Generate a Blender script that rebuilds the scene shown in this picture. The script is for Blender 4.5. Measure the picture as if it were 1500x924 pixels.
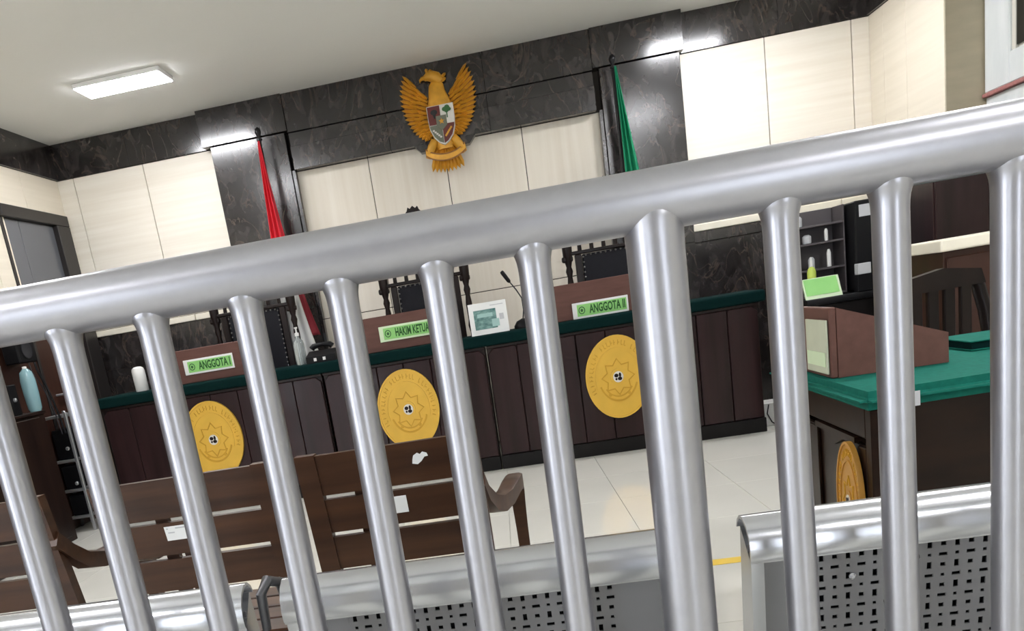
import bpy, bmesh, math, random
from mathutils import Vector, Matrix
random.seed(7)
for o in list(bpy.data.objects): bpy.data.objects.remove(o)
scene = bpy.context.scene
C = scene.collection
# ------------------------------------------------------------------ camera
F, PX, PY = 1189.9, 617.0, 750.7
cam_d = bpy.data.cameras.new('camera'); cam = bpy.data.objects.new('camera', cam_d); C.objects.link(cam)
cam_d.sensor_fit = 'HORIZONTAL'; cam_d.sensor_width = 36.0; cam_d.lens = F*36/1500
cam_d.shift_x = (750-PX)/1500; cam_d.shift_y = (PY-462)/1500
cam_d.clip_start = 0.02; cam_d.clip_end = 60
rt = Vector((0.982261, 0.09248321, -0.1631263)); up = Vector((0.13635959, 0.24487734, 0.95991726)); fw = Vector((-0.12872216, 0.96513312, -0.22792249))
M4 = Matrix.Identity(4)
for i in range(3):
    M4[i][0] = rt[i]; M4[i][1] = up[i]; M4[i][2] = -fw[i]
M4[2][3] = 1.10
cam.matrix_world = M4
scene.camera = cam
# ------------------------------------------------------------------ world, exposure
w = bpy.data.worlds.new('world'); scene.world = w; w.use_nodes = True
w.node_tree.nodes['Background'].inputs[0].default_value = (0.7, 0.75, 0.8, 1)
w.node_tree.nodes['Background'].inputs[1].default_value = 0.15
vs = scene.view_settings
vs.view_transform = 'Standard'; vs.look = 'None'; vs.gamma = 1.0; vs.use_curve_mapping = False
vs.exposure = 0.65
LAMP = 46.0          # strength of the ceiling lamp diffusers
# ------------------------------------------------------------------ materials
MATS = {}
def base_mat(name):
    m = bpy.data.materials.new(name); m.use_nodes = True
    return m, m.node_tree, m.node_tree.nodes['Principled BSDF']
def mat(name, col, rough=.5, metal=0., coat=0., spec=None, noise=0., nscale=(8, 8, 8), bump=0., emit=None, alpha=None, trans=0., col2=None, coords='Object', detail=4.):
    m, nt, b = base_mat(name); N = nt.nodes; L = nt.links
    b.inputs['Roughness'].default_value = rough; b.inputs['Metallic'].default_value = metal
    b.inputs['Coat Weight'].default_value = coat; b.inputs['Coat Roughness'].default_value = .08
    b.inputs['Transmission Weight'].default_value = trans
    if spec is not None: b.inputs['Specular IOR Level'].default_value = spec
    b.inputs['Base Color'].default_value = (*col, 1)
    if emit:
        b.inputs['Emission Color'].default_value = (*emit[:3], 1); b.inputs['Emission Strength'].default_value = emit[3]
    if noise or bump or col2:
        tc = N.new('ShaderNodeTexCoord'); mp = N.new('ShaderNodeMapping'); nz = N.new('ShaderNodeTexNoise')
        mp.inputs['Scale'].default_value = nscale; nz.inputs['Scale'].default_value = 1.; nz.inputs['Detail'].default_value = detail
        L.new(tc.outputs[coords], mp.inputs[0]); L.new(mp.outputs[0], nz.inputs[0])
        if noise or col2:
            cr = N.new('ShaderNodeValToRGB'); cr.color_ramp.elements[0].position = .3; cr.color_ramp.elements[1].position = .72
            c2 = col2 or tuple(min(1, c*(1+noise)) for c in col); c1 = col if col2 else tuple(c*(1-noise) for c in col)
            cr.color_ramp.elements[0].color = (*c1, 1); cr.color_ramp.elements[1].color = (*c2, 1)
            L.new(nz.outputs[0], cr.inputs[0]); L.new(cr.outputs[0], b.inputs['Base Color'])
        if bump:
            bp = N.new('ShaderNodeBump'); bp.inputs['Strength'].default_value = bump; bp.inputs['Distance'].default_value = .01
            L.new(nz.outputs[0], bp.inputs['Height']); L.new(bp.outputs[0], b.inputs['Normal'])
    MATS[name] = m
    return m
def marble(name, dark, vein, rough):
    m, nt, b = base_mat(name); N = nt.nodes; L = nt.links
    tc = N.new('ShaderNodeTexCoord'); mp = N.new('ShaderNodeMapping'); mp.inputs['Rotation'].default_value = (.2, .5, .3)
    mp.inputs['Scale'].default_value = (1, 1, .55)
    n1 = N.new('ShaderNodeTexNoise'); n1.inputs['Scale'].default_value = 3.4; n1.inputs['Detail'].default_value = 8; n1.inputs['Distortion'].default_value = 1.6
    n2 = N.new('ShaderNodeTexNoise'); n2.inputs['Scale'].default_value = 13; n2.inputs['Detail'].default_value = 10; n2.inputs['Distortion'].default_value = .8
    L.new(tc.outputs['Object'], mp.inputs[0]); L.new(mp.outputs[0], n1.inputs[0]); L.new(mp.outputs[0], n2.inputs[0])
    s = N.new('ShaderNodeMath'); s.operation = 'SUBTRACT'; s.inputs[1].default_value = .5
    a = N.new('ShaderNodeMath'); a.operation = 'ABSOLUTE'
    L.new(n1.outputs[0], s.inputs[0]); L.new(s.outputs[0], a.inputs[0])
    cr = N.new('ShaderNodeValToRGB'); e = cr.color_ramp.elements
    e[0].position = 0.; e[0].color = (1, 1, 1, 1); e[1].position = .013; e[1].color = (0, 0, 0, 1)
    L.new(a.outputs[0], cr.inputs[0])
    c2 = N.new('ShaderNodeValToRGB'); e = c2.color_ramp.elements
    e[0].position = .38; e[0].color = (*dark, 1); e[1].position = .75; e[1].color = (*[d*4.2+.008 for d in dark], 1)
    L.new(n2.outputs[0], c2.inputs[0])
    n3 = N.new('ShaderNodeMath'); n3.operation = 'MULTIPLY'; L.new(cr.outputs[0], n3.inputs[0]); L.new(n2.outputs[0], n3.inputs[1])
    mx = N.new('ShaderNodeMixRGB'); mx.inputs[2].default_value = (*vein, 1)
    L.new(n3.outputs[0], mx.inputs[0]); L.new(c2.outputs[0], mx.inputs[1]); L.new(mx.outputs[0], b.inputs['Base Color'])
    b.inputs['Roughness'].default_value = rough
    b.inputs['Specular IOR Level'].default_value = .85
    MATS[name] = m
marble('marble', (.0095, .0078, .0076), (.11, .078, .06), .18)
mat('cream_h', (.80, .74, .63), .45, nscale=(1.2, 30, 30), col2=(.87, .82, .72))
mat('cream_v', (.80, .73, .61), .45, nscale=(26, 26, .8), col2=(.87, .81, .70))
mat('cream_side', (.78, .71, .58), .5, nscale=(30, 1.2, 30), col2=(.84, .77, .64))
mat('cream_trim', (.84, .79, .66), .4, noise=.04)
mat('olive', (.44, .385, .27), .5, noise=.08, nscale=(4, 4, 14))
mat('olive_low', (.17, .145, .06), .5, noise=.1, nscale=(4, 4, 3))
mat('seam', (.05, .04, .03), .7, noise=.05)
mat('ceiling', (.88, .88, .84), .9, noise=.015, nscale=(1, 1, 1))
mat('wall_paint', (.66, .64, .56), .8, noise=.02, nscale=(2, 2, 2))
mat('wall_rear', (.36, .34, .30), .8, noise=.03, nscale=(2, 2, 2))
mat('tile', (.70, .69, .63), .07, noise=.03, nscale=(2, 2, 2), spec=.5)
mat('grout', (.48, .47, .43), .8, noise=.1)
mat('yellow_tape', (.85, .58, .06), .45, noise=.06)
mat('rail', (.375, .375, .40), .36, metal=.92, noise=.03, nscale=(60, 60, 60), bump=.015)
mat('steel', (.50, .51, .53), .22, metal=.85, noise=.03, nscale=(20, 20, 20))
mat('steel_panel', (.19, .19, .195), .42, metal=.5, noise=.05, nscale=(14, 14, 14))
mat('steel_dark', (.10, .10, .105), .4, metal=.6, noise=.05)
mat('bench_wood', (.030, .012, .006), .40, spec=.3, coat=.08, nscale=(2.2, 30, 30), col2=(.072, .030, .013))
mat('bench_seat', (.030, .013, .007), .30, spec=.2, coat=.04, nscale=(2.2, 30, 30), col2=(.115, .05, .024))
mat('desk_wood', (.013, .006, .006), .28, spec=.3, coat=.08, nscale=(16, 16, 1.2), col2=(.034, .015, .016))
mat('desk_wood_dark', (.010, .005, .004), .38, spec=.3, coat=.05, nscale=(16, 16, 1.2), col2=(.022, .011, .008))
mat('plinth', (.006, .005, .005), .4, spec=.25, noise=.1)
mat('side_wood', (.008, .0035, .002), .34, spec=.18, coat=.03, nscale=(2, 18, 10), col2=(.022, .0095, .005))
mat('board_wood', (.105, .046, .036), .55, spec=.3, nscale=(5, 30, 30), col2=(.145, .066, .052))
mat('green_felt', (.008, .135, .10), .85, spec=.15, noise=.12, nscale=(60, 60, 60))
mat('teal_felt', (.0015, .016, .0155), .9, spec=.1, noise=.12, nscale=(60, 60, 60))
mat('gold', (.74, .45, .055), .45, noise=.05, nscale=(10, 10, 10))
mat('gold_deep', (.60, .33, .022), .5, noise=.05)
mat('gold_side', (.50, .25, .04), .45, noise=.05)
mat('eagle_gold', (.72, .36, .035), .38, metal=.15, noise=.15, nscale=(14, 14, 14))
mat('eagle_deep', (.28, .11, .012), .5, noise=.1)
mat('shield_red', (.13, .02, .015), .4, noise=.05)
mat('shield_white', (.75, .72, .66), .4, noise=.03)
mat('shield_green', (.03, .12, .03), .5, noise=.05)
mat('shield_grey', (.16, .17, .12), .45, noise=.05)
mat('shield_black', (.012, .012, .012), .45, noise=.05)
mat('chair_wood', (.006, .004, .004), .36, spec=.2, coat=.03, nscale=(6, 6, 2), col2=(.018, .010, .008))
mat('chair_pad', (.006, .006, .010), .6, spec=.25, noise=.1, nscale=(40, 40, 40), bump=.1)
mat('stud', (.20, .19, .18), .3, metal=.9, noise=.03)
mat('flag_red', (.62, .018, .035), .75, noise=.06, nscale=(3, 3, 1))
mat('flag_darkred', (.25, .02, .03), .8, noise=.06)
mat('flag_white', (.82, .82, .80), .8, noise=.03)
mat('flag_green', (.0, .22, .10), .7, noise=.08, nscale=(3, 3, 1))
mat('black_metal', (.006, .006, .007), .3, spec=.4, metal=.2, noise=.05)
mat('black_plastic', (.004, .004, .005), .5, spec=.2, noise=.08)
mat('grey_plastic', (.085, .075, .08), .5, noise=.08)
mat('dark_grey', (.02, .02, .024), .5, spec=.3, noise=.1)
mat('white_plastic', (.82, .82, .80), .4, noise=.02)
mat('paper', (.80, .81, .80), .6, noise=.02)
mat('paper_grey', (.50, .51, .53), .6, noise=.05)
mat('sign_green', (.30, .66, .20), .5, col2=(.22, .56, .15), nscale=(5, 5, 5))
mat('sign_pale', (.66, .80, .55), .5, noise=.04)
mat('sign_ink', (.012, .10, .012), .6, noise=.05)
mat('sign_old', (.52, .55, .42), .6, noise=.1, nscale=(8, 8, 8))
mat('clear', (.85, .92, .92), .12, trans=.75, noise=.02)
mat('clear_blue', (.32, .55, .60), .25, trans=.35, noise=.05)
mat('photo_teal', (.03, .12, .12), .3, col2=(.25, .42, .38), nscale=(30, 30, 45))
mat('photo_pale', (.35, .55, .52), .3, noise=.1)
mat('door_wood', (.032, .012, .008), .45, spec=.3, nscale=(10, 10, 1), col2=(.055, .021, .013))
mat('frame_dark', (.016, .013, .012), .4, noise=.1)
mat('glass_grey', (.11, .115, .13), .12, noise=.05, nscale=(1, 1, 1))
mat('glass_black', (.006, .006, .006), .15, noise=.05)
mat('white_marble', (.68, .72, .72), .3, col2=(.80, .83, .83), nscale=(5, 9, 2))
mat('red_trim', (.42, .17, .16), .6, noise=.15, nscale=(40, 60, 40))
mat('silver', (.55, .56, .58), .3, metal=.8, noise=.03)
mat('lime', (.50, .62, .10), .5, noise=.05)
mat('lamp_white', (.9, .9, .9), .5, noise=.02)
mat('day_pane', (.6, .65, .7), .3, emit=(.86, .91, 1., 6.0))
mat('lamp_diffuser', (.9, .9, .9), .5, emit=(.96, .96, 1., LAMP))
# ------------------------------------------------------------------ mesh helpers
def new_bm(): return bmesh.new()
def add_box(bm, x0, x1, y0, y1, z0, z1, bev=0., seg=1):
    c = ((x0+x1)/2, (y0+y1)/2, (z0+z1)/2)
    t = bmesh.new()
    bmesh.ops.create_cube(t, size=1)
    bmesh.ops.scale(t, vec=(abs(x1-x0), abs(y1-y0), abs(z1-z0)), verts=t.verts)
    if bev: bmesh.ops.bevel(t, geom=t.edges[:], offset=bev, segments=seg, affect='EDGES', profile=.5)
    bmesh.ops.translate(t, vec=c, verts=t.verts)
    merge(bm, t)
def merge(bm, t):
    me = bpy.data.meshes.new('tmp'); t.to_mesh(me); t.free(); bm.from_mesh(me); bpy.data.meshes.remove(me)
def ring_sweep(bm, rings, cap=True, closed=True):
    vr = [[bm.verts.new(p) for p in r] for r in rings]
    n = len(vr[0])
    for a, b in zip(vr[:-1], vr[1:]):
        for i in range(n if closed else n-1):
            j = (i+1) % n
            bm.faces.new((a[i], a[j], b[j], b[i]))
    if cap and closed:
        bm.faces.new(list(reversed(vr[0]))); bm.faces.new(vr[-1])
def tube(bm, pts, r, n=10, cap=True):
    pts = [Vector(p) for p in pts]
    rs = r if isinstance(r, (list, tuple)) else [r]*len(pts)
    rings = []; prev = None
    for i, p in enumerate(pts):
        d = (pts[min(i+1, len(pts)-1)]-pts[max(i-1, 0)]).normalized()
        if prev is None:
            a = Vector((0, 0, 1)) if abs(d.z) < .9 else Vector((1, 0, 0))
            u = d.cross(a).normalized()
        else:
            u = (prev-d*prev.dot(d)).normalized()
        prev = u; v = d.cross(u)
        rings.append([p+(u*math.cos(t)+v*math.sin(t))*rs[i] for t in [2*math.pi*k/n for k in range(n)]])
    ring_sweep(bm, rings, cap)
def lathe(bm, prof, n=14, c=(0, 0, 0), sx=1., sy=1.):
    rings = [[(c[0]+r*sx*math.cos(2*math.pi*k/n), c[1]+r*sy*math.sin(2*math.pi*k/n), c[2]+z) for k in range(n)] for r, z in prof]
    ring_sweep(bm, rings, True)
def prism(bm, outline, d0, d1, axis='y'):
    """outline of (a, b) pairs; extruded along axis from d0 to d1. y: (x, z); x: (y, z); z: (x, y)"""
    def P(a, b, d): return {'y': (a, d, b), 'x': (d, a, b), 'z': (a, b, d)}[axis]
    A = [bm.verts.new(P(a, b, d0)) for a, b in outline]; B = [bm.verts.new(P(a, b, d1)) for a, b in outline]
    n = len(A)
    bm.faces.new(A); bm.faces.new(list(reversed(B)))
    for i in range(n):
        j = (i+1) % n; bm.faces.new((A[j], A[i], B[i], B[j]))
def obj(name, bm, material, parent=None, smooth=False, loc=None, rot=None):
    bmesh.ops.recalc_face_normals(bm, faces=bm.faces)
    me = bpy.data.meshes.new(name); bm.to_mesh(me); bm.free()
    me.materials.append(MATS[material])
    if smooth:
        for p in me.polygons: p.use_smooth = True
        try: me.set_sharp_from_angle(angle=math.radians(40))
        except Exception: pass
    o = bpy.data.objects.new(name, me); C.objects.link(o)
    if parent: o.parent = parent
    if loc: o.location = loc
    if rot: o.rotation_euler = rot
    return o
def box(name, x0, x1, y0, y1, z0, z1, material, parent=None, bev=.003, seg=1):
    bm = new_bm(); add_box(bm, x0, x1, y0, y1, z0, z1, bev, seg)
    return obj(name, bm, material, parent)
def thing(name, label, cat, loc=(0, 0, 0), rz=0., group=None):
    o = bpy.data.objects.new(name, None); C.objects.link(o); o.empty_display_size = .1
    o.location = loc; o.rotation_euler = (0, 0, rz); tag(o, label, cat, group); return o
def tag(o, label=None, cat=None, group=None, kind=None):
    if label: o['label'] = label
    if cat: o['category'] = cat
    if group: o['group'] = group
    if kind: o['kind'] = kind
    return o
def struct(o): o['kind'] = 'structure'; return o
def empty_struct(name, loc=(0, 0, 0)):
    o = bpy.data.objects.new(name, None); C.objects.link(o); o.location = loc; o.empty_display_size = .1; o['kind'] = 'structure'; return o
def dup(root, loc, rz, label=None, group=None):
    r = root.copy(); C.objects.link(r); r.location = loc; r.rotation_euler = (0, 0, rz)
    if label: r['label'] = label
    if group: r['group'] = group
    for ch in list(root.children):
        c = ch.copy(); C.objects.link(c); c.parent = r
        for g in list(ch.children):
            d = g.copy(); C.objects.link(d); d.parent = c
    return r
def text_part(name, s, size, material, parent, loc, rot, ext=.0015, offset=0., xs=1.):
    cu = bpy.data.curves.new('t', 'FONT'); cu.body = s; cu.size = size; cu.extrude = ext; cu.offset = offset
    cu.align_x = 'CENTER'; cu.align_y = 'CENTER'; cu.resolution_u = 3
    t = bpy.data.objects.new('t', cu); C.objects.link(t)
    dg = bpy.context.evaluated_depsgraph_get(); dg.update()
    me = bpy.data.meshes.new_from_object(t.evaluated_get(dg)); bpy.data.objects.remove(t)
    me.materials.clear(); me.materials.append(MATS[material])
    o = bpy.data.objects.new(name, me); C.objects.link(o); o.parent = parent; o.location = loc; o.rotation_euler = rot
    wd = max(v.co.x for v in me.vertices)-min(v.co.x for v in me.vertices); o.scale = (xs/wd, 1, 1)
    return o
PI = math.pi
# ================================================================== THE SETTING
YB, ZC, XL, XR, XR2, YJ, YF = 6.77, 2.93, -3.40, 2.88, 3.11, 5.74, -3.2
# floor with single tiles
bm = new_bm(); add_box(bm, XL-.1, XR2+.1, YF-.1, YB+.1, -.12, -.004)
floor = struct(obj('floor', bm, 'grout'))
T = .6; tx0 = .50-.6*7; ty0 = 3.74-.6*12
tile_cache = {}
for i in range(12):
    for j in range(18):
        a0, a1 = max(tx0+T*i, XL), min(tx0+T*(i+1), XR2); b0, b1 = max(ty0+T*j, YF), min(ty0+T*(j+1), YB)
        if a1-a0 < .02 or b1-b0 < .02: continue
        k = (round(a1-a0, 3), round(b1-b0, 3))
        if k not in tile_cache:
            t = new_bm(); add_box(t, -k[0]/2+.0012, k[0]/2-.0012, -k[1]/2+.0012, k[1]/2-.0012, -.012, 0, .001)
            o = obj('floor_tile', t, 'tile', floor); tile_cache[k] = o.data
        else:
            o = bpy.data.objects.new('floor_tile', tile_cache[k]); C.objects.link(o); o.parent = floor
        o.location = ((a0+a1)/2, (b0+b1)/2, 0)
bm = new_bm(); add_box(bm, -2.6, 2.6, 3.095, 3.160, .0004, .0016)
tag(obj('floor_tape', bm, 'yellow_tape'), 'yellow tape line stuck across the white tiled floor', 'floor tape')
# ceiling
bm = new_bm(); add_box(bm, XL-.1, XR2+.1, YF-.1, YB+.1, ZC, ZC+.1)
struct(obj('ceiling', bm, 'ceiling'))
# back wall with panels
wb = struct(box('wall_back', XL-.1, XR2+.1, YB, YB+.12, 0, ZC, 'seam', bev=0))
PT = .018     # panel thickness
def panel(parent, x0, x1, z0, z1, m, y=YB, th=PT, name='panel', gap=.003):
    return box(name, x0+gap, x1-gap, y-th, y-.0005, z0+gap, z1-gap, m, parent, bev=.0015)
xs_left = [XL, -3.25, -2.65, -2.05]
for a, b in zip(xs_left[:-1], xs_left[1:]): panel(wb, a, b, 1.452, 2.66, 'cream_h')
for a, b in zip([1.535, 2.15, 2.75], [2.15, 2.75, XR]): panel(wb, a, b, 1.452, 2.66, 'cream_h')
for a, b in zip([-1.44, -.85, -.25, .35], [-.85, -.25, .35, .955]):
    panel(wb, a, b, 1.235, 2.38, 'cream_v'); panel(wb, a, b, .02, 1.235, 'cream_v')
# wainscot: marble slabs and cream chair rail
for a, b in zip([XL, -2.95, -2.49], [-2.95, -2.49, -2.05]):
    panel(wb, a, b, .02, 1.12, 'marble', name='marble_slab', gap=.001); panel(wb, a, b, 1.12, 1.40, 'marble', name='marble_slab', gap=.001)
    box('chair_rail', a+.002, b-.002, YB-.035, YB-.0005, 1.402, 1.450, 'cream_trim', wb, .004, 2)
for a, b in zip([1.535, 2.05, 2.63], [2.05, 2.63, XR]):
    panel(wb, a, b, .02, 1.32, 'marble', name='marble_slab', gap=.001)
    panel(wb, a, b, 1.322, 1.40, 'marble', name='marble_slab', th=.026, gap=.001)
    box('chair_rail', a+.002, b-.002, YB-.035, YB-.0005, 1.402, 1.455, 'cream_trim', wb, .006, 2)
# top marble band
for a, b in zip([XL, -2.75], [-2.75, -2.10]): panel(wb, a, b, 2.66, ZC, 'marble', th=.03, name='marble_slab', gap=.0006)
for a, b in zip([1.56, 2.25], [2.25, XR]): panel(wb, a, b, 2.66, ZC, 'marble', th=.03, name='marble_slab', gap=.0006)
for a, b in zip([-1.42, -.65, .12], [-.65, .12, .91]):
    panel(wb, a, b, 2.652, ZC, 'marble', th=.105, name='marble_slab', gap=.0006)
    panel(wb, a, b, 2.552, 2.650, 'marble', th=.085, name='marble_slab', gap=.0006)
    panel(wb, a, b, 2.380, 2.550, 'marble', th=.105, name='marble_slab', gap=.0006)
bm = new_bm(); prism(bm, [(-.470, 2.3795), (-.425, 2.325), (-.05, 2.325), (0., 2.3795)], YB-.105, YB-.019, 'y'); obj('marble_slab', bm, 'marble', wb)
# lining strips between recess and pilasters
box('marble_slab', -1.445, -1.42, YB-.085, YB-.001, .02, 2.38, 'marble', wb, .001)
box('marble_slab', .93, .955, YB-.085, YB-.001, .02, 2.38, 'marble', wb, .001)
# pilasters
for (h0, h1, s0, s1) in [(-2.105, -1.42, -2.045, -1.448), (.91, 1.562, .957, 1.532)]:
    box('marble_slab', h0, h1, YB-.125, YB-.001, 2.662, ZC-.001, 'marble', wb, .002)
    box('marble_slab', s0, s1, YB-.110, YB-.001, 1.33, 2.655, 'marble', wb, .002)
    box('marble_slab', s0, s1, YB-.110, YB-.001, .02, 1.328, 'marble', wb, .002)
# left wall with door
wl = struct(box('wall_left', XL-.12, XL, YF, YB, 0, ZC, 'seam', bev=0))
def lpanel(y0, y1, z0, z1, m, name='panel', th=.012, gap=.0025):
    return box(name, XL+.0005, XL+th, y0+gap, y1-gap, z0+gap, z1-gap, m, wl, .0015)
lpanel(6.20, YB-.02, 2.38, 2.66, 'cream_side'); lpanel(5.60, 6.20, 2.38, 2.66, 'cream_side'); lpanel(6.70, YB-.02, 1.452, 2.38, 'cream_side')
y = 5.60
while y > YF:
    y1 = max(y-.6, YF); lpanel(y1, y, 1.45, 2.66, 'cream_side'); y = y1
lpanel(5.60, 5.84, 1.45, 2.38, 'cream_side')
for a, b in [(6.70, YB-.02), (4.3, 5.77), (2.5, 4.3), (.7, 2.5), (-1.2, .7), (YF, -1.2)]:
    lpanel(a, b, .02, 1.40, 'door_wood', 'wood_panel')
for a, b in [(6.70, YB-.04), (4.3, 5.77), (2.5, 4.3), (.7, 2.5), (-1.2, .7), (YF, -1.2)]: lpanel(a, b, 1.402, 1.448, 'cream_trim', 'chair_rail', .03)
for a, b in [(YF, -1.1), (-1.1, 1.), (1., 3.1), (3.1, 5.2), (5.2, YB-.03)]: lpanel(a, b, 2.66, ZC, 'marble', 'marble_slab', .03, .0006)
d1 = empty_struct('door_1', (XL, 6.2, 0))
box('door_frame', .002, .05, -.43, .50, 2.29, 2.375, 'frame_dark', d1, .004)
box('door_frame', .002, .05, .30, .50, .0, 2.289, 'frame_dark', d1, .004)
box('door_frame', .002, .022, -.43, -.395, .0, 2.289, 'frame_dark', d1, .004)
dl = box('door_leaf', .002, .014, -.393, .298, .01, 1.49, 'door_wood', d1, .002)
box('door_glass', .003, .010, -.393, -.19, 1.495, 2.285, 'glass_grey', d1, .002)
box('door_glass', .003, .010, -.184, .298, 1.495, 2.285, 'glass_grey', d1, .002)
bm = new_bm(); tube(bm, [(.016, -.30, 1.0), (.05, -.30, 1.0), (.05, -.20, 1.0)], .009); obj('door_handle', bm, 'silver', dl, True)
# right wall: pier, jog and window
wr = struct(box('wall_right', XR2, XR2+.12, YF, YJ, 0, ZC, 'wall_paint', bev=0))
wp = struct(box('wall_right_pier', XR, XR2+.12, YJ, YB, 0, ZC, 'seam', bev=0))
def rpanel(y0, y1, z0, z1, m, parent, x=XR, name='panel', th=.012, gap=.0018):
    return box(name, x-th, x-.0005, y0+gap, y1-gap, z0+gap, z1-gap, m, parent, .0015)
for a, b in [(YJ, 6.215), (6.215, 6.535), (6.535, YB-.02)]:
    rpanel(a, b, 1.452, 2.66, 'cream_side', wp); rpanel(a, b, .02, 1.40, 'olive_low', wp, name='panel')
    rpanel(a, b-.03 if b > 6.6 else b, 1.402, 1.45, 'olive_low', wp, name='chair_rail', th=.03)
rpanel(YJ, YB-.03, 2.66, ZC, 'marble', wp, name='marble_slab', th=.03)
box('panel', XR-.012, XR2-.002, YJ-.014, YJ-.001, 1.0, ZC-.002, 'olive', wp, .001)
box('panel', XR-.012, XR2-.002, YJ-.014, YJ-.001, .02, .998, 'olive_low', wp, .001)
wn = empty_struct('window_1', (XR2, 0, 0))
X0 = -.03
box('window_frame', X0, -.001, 5.47, 5.715, 1.86, ZC-.002, 'white_marble', wn, .006)
box('window_frame', X0, -.001, 4.10, 5.468, 1.86, 2.03, 'white_marble', wn, .006)
box('window_frame', X0, -.001, 3.85, 4.098, 1.86, ZC-.002, 'white_marble', wn, .006)
box('window_pane', -.012, -.002, 4.10, 5.43, 2.05, ZC-.002, 'glass_black', wn, .001)
box('window_reveal', -.016, -.002, 5.432, 5.468, 2.032, ZC-.002, 'wall_paint', wn, .001)
box('window_sill', -.045, -.001, 3.85, 5.715, 1.835, 1.857, 'red_trim', wn, .003)
box('white_panel', -.02, -.001, 3.85, 5.715, 1.40, 1.832, 'white_marble', wn, .003)
# wall behind the viewer
struct(box('wall_front', XL-.1, XR2+.1, YF-.12, YF, 0, ZC, 'wall_rear', bev=0))
# daylit full-height windows behind the viewer (they show as the row of bright patches on the steel seats)
def day_window(name, loc, rz, wd, z0, z1):
    t = empty_struct(name, loc); t.rotation_euler = (0, 0, rz)
    for a, b, c, d in [(-wd/2, wd/2, z0, z0+.05), (-wd/2, wd/2, z1-.05, z1), (-wd/2, -wd/2+.05, z0+.051, z1-.051), (wd/2-.05, wd/2, z0+.051, z1-.051), (-.02, .02, z0+.051, z1-.051)]:
        box('window_frame', a, b, .001, .05, c, d, 'frame_dark', t, .002)
    for a, b in [(-wd/2+.051, -.021), (.021, wd/2-.051)]: box('window_pane', a, b, .002, .012, z0+.052, z1-.052, 'day_pane', t, 0)
for k, x in enumerate((-2.5, 1.55)): day_window('window_%d' % (k+2), (x, YF, 0), 0, .70, .04, 2.25)
day_window('window_4', (XL+.031, -1.2, 0), -PI/2, 1.1, .04, 2.25)
# ================================================================== CEILING LAMPS
def lamp(x, y, label):
    t = thing('ceiling_lamp', label, 'ceiling lamp', (x, y, ZC), 0, 'ceiling lamps')
    bm = new_bm(); add_box(bm, -.298, .298, -.128, .128, -.030, -.0005, .006, 2); obj('lamp_housing', bm, 'lamp_white', t)
    bm = new_bm(); add_box(bm, -.290, .290, -.120, .120, -.034, -.0302, .0015, 1); obj('lamp_diffuser', bm, 'lamp_diffuser', t)
lamp(-2.225, 5.66, 'lit white rectangular ceiling lamp near the left wall')
lamp(1.78, 5.80, 'lit ceiling lamp above the right marble pilaster')
for yy, nm in [(3.3, 'middle of the room'), (.9, 'row above the railing'), (-1.5, 'row behind the railing')]:
    lamp(-2.20, yy, 'lit ceiling lamp on the left side, '+nm)
    lamp(1.78, yy, 'lit ceiling lamp on the right side, '+nm)
# ================================================================== RAILING
rail = thing('metal_railing', 'silver grey tubular metal railing across the foreground', 'railing', (0, .76, 0))
ZR, RR = 1.1665, .0262
bm = new_bm(); tube(bm, [(-1.6, 0, ZR), (-.8, 0, ZR), (0, 0, ZR), (.8, 0, ZR), (1.6, 0, ZR)], RR, 48); obj('handrail', bm, 'rail', rail, True)
def bar(x, r, name):
    bm = new_bm()
    zt = ZR-.0005
    prof = [(r*.98, .10), (r, .11), (r, zt-RR-.016), (r*1.02, zt-RR-.010), (r*1.06, zt-RR-.005), (r*1.13, zt-RR-.001), (r*1.22, zt-RR*.90), (r*1.30, zt-RR*.78), (r*1.2, zt-RR*.5)] if r < .02 else [(r*.98, .10), (r, .11), (r, zt-RR-.012), (r*1.015, zt-RR-.002), (r*1.01, zt-RR*.6), (r*.97, zt-RR*.35), (r*.85, zt-RR*.1), (r*.5, zt)]
    lathe(bm, prof, 32, (x, 0, 0)); obj(name, bm, 'rail', rail, True)
xs = [-.502, -.412, -.3237, -.2306, -.1398, -.0516, .0358, .246, .335, .4295]
for k in range(1, 9): xs += [-.502-.0905*k, .4295+.0915*k]
for x in xs: bar(x, .0145, 'baluster')
bar(.141, .0248, 'post'); bar(-1.36, .0248, 'post'); bar(1.31, .0248, 'post')
bm = new_bm(); tube(bm, [(-1.6, 0, .10), (1.6, 0, .10)], .02, 20); obj('bottom_rail', bm, 'rail', rail, True)
for x in (.141, -1.36, 1.31):
    bm = new_bm(); lathe(bm, [(.05, .0005), (.05, .006), (.0262, .008), (.0262, .09)], 24, (x, 0, 0)); obj('floor_flange', bm, 'rail', rail, True)
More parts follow.
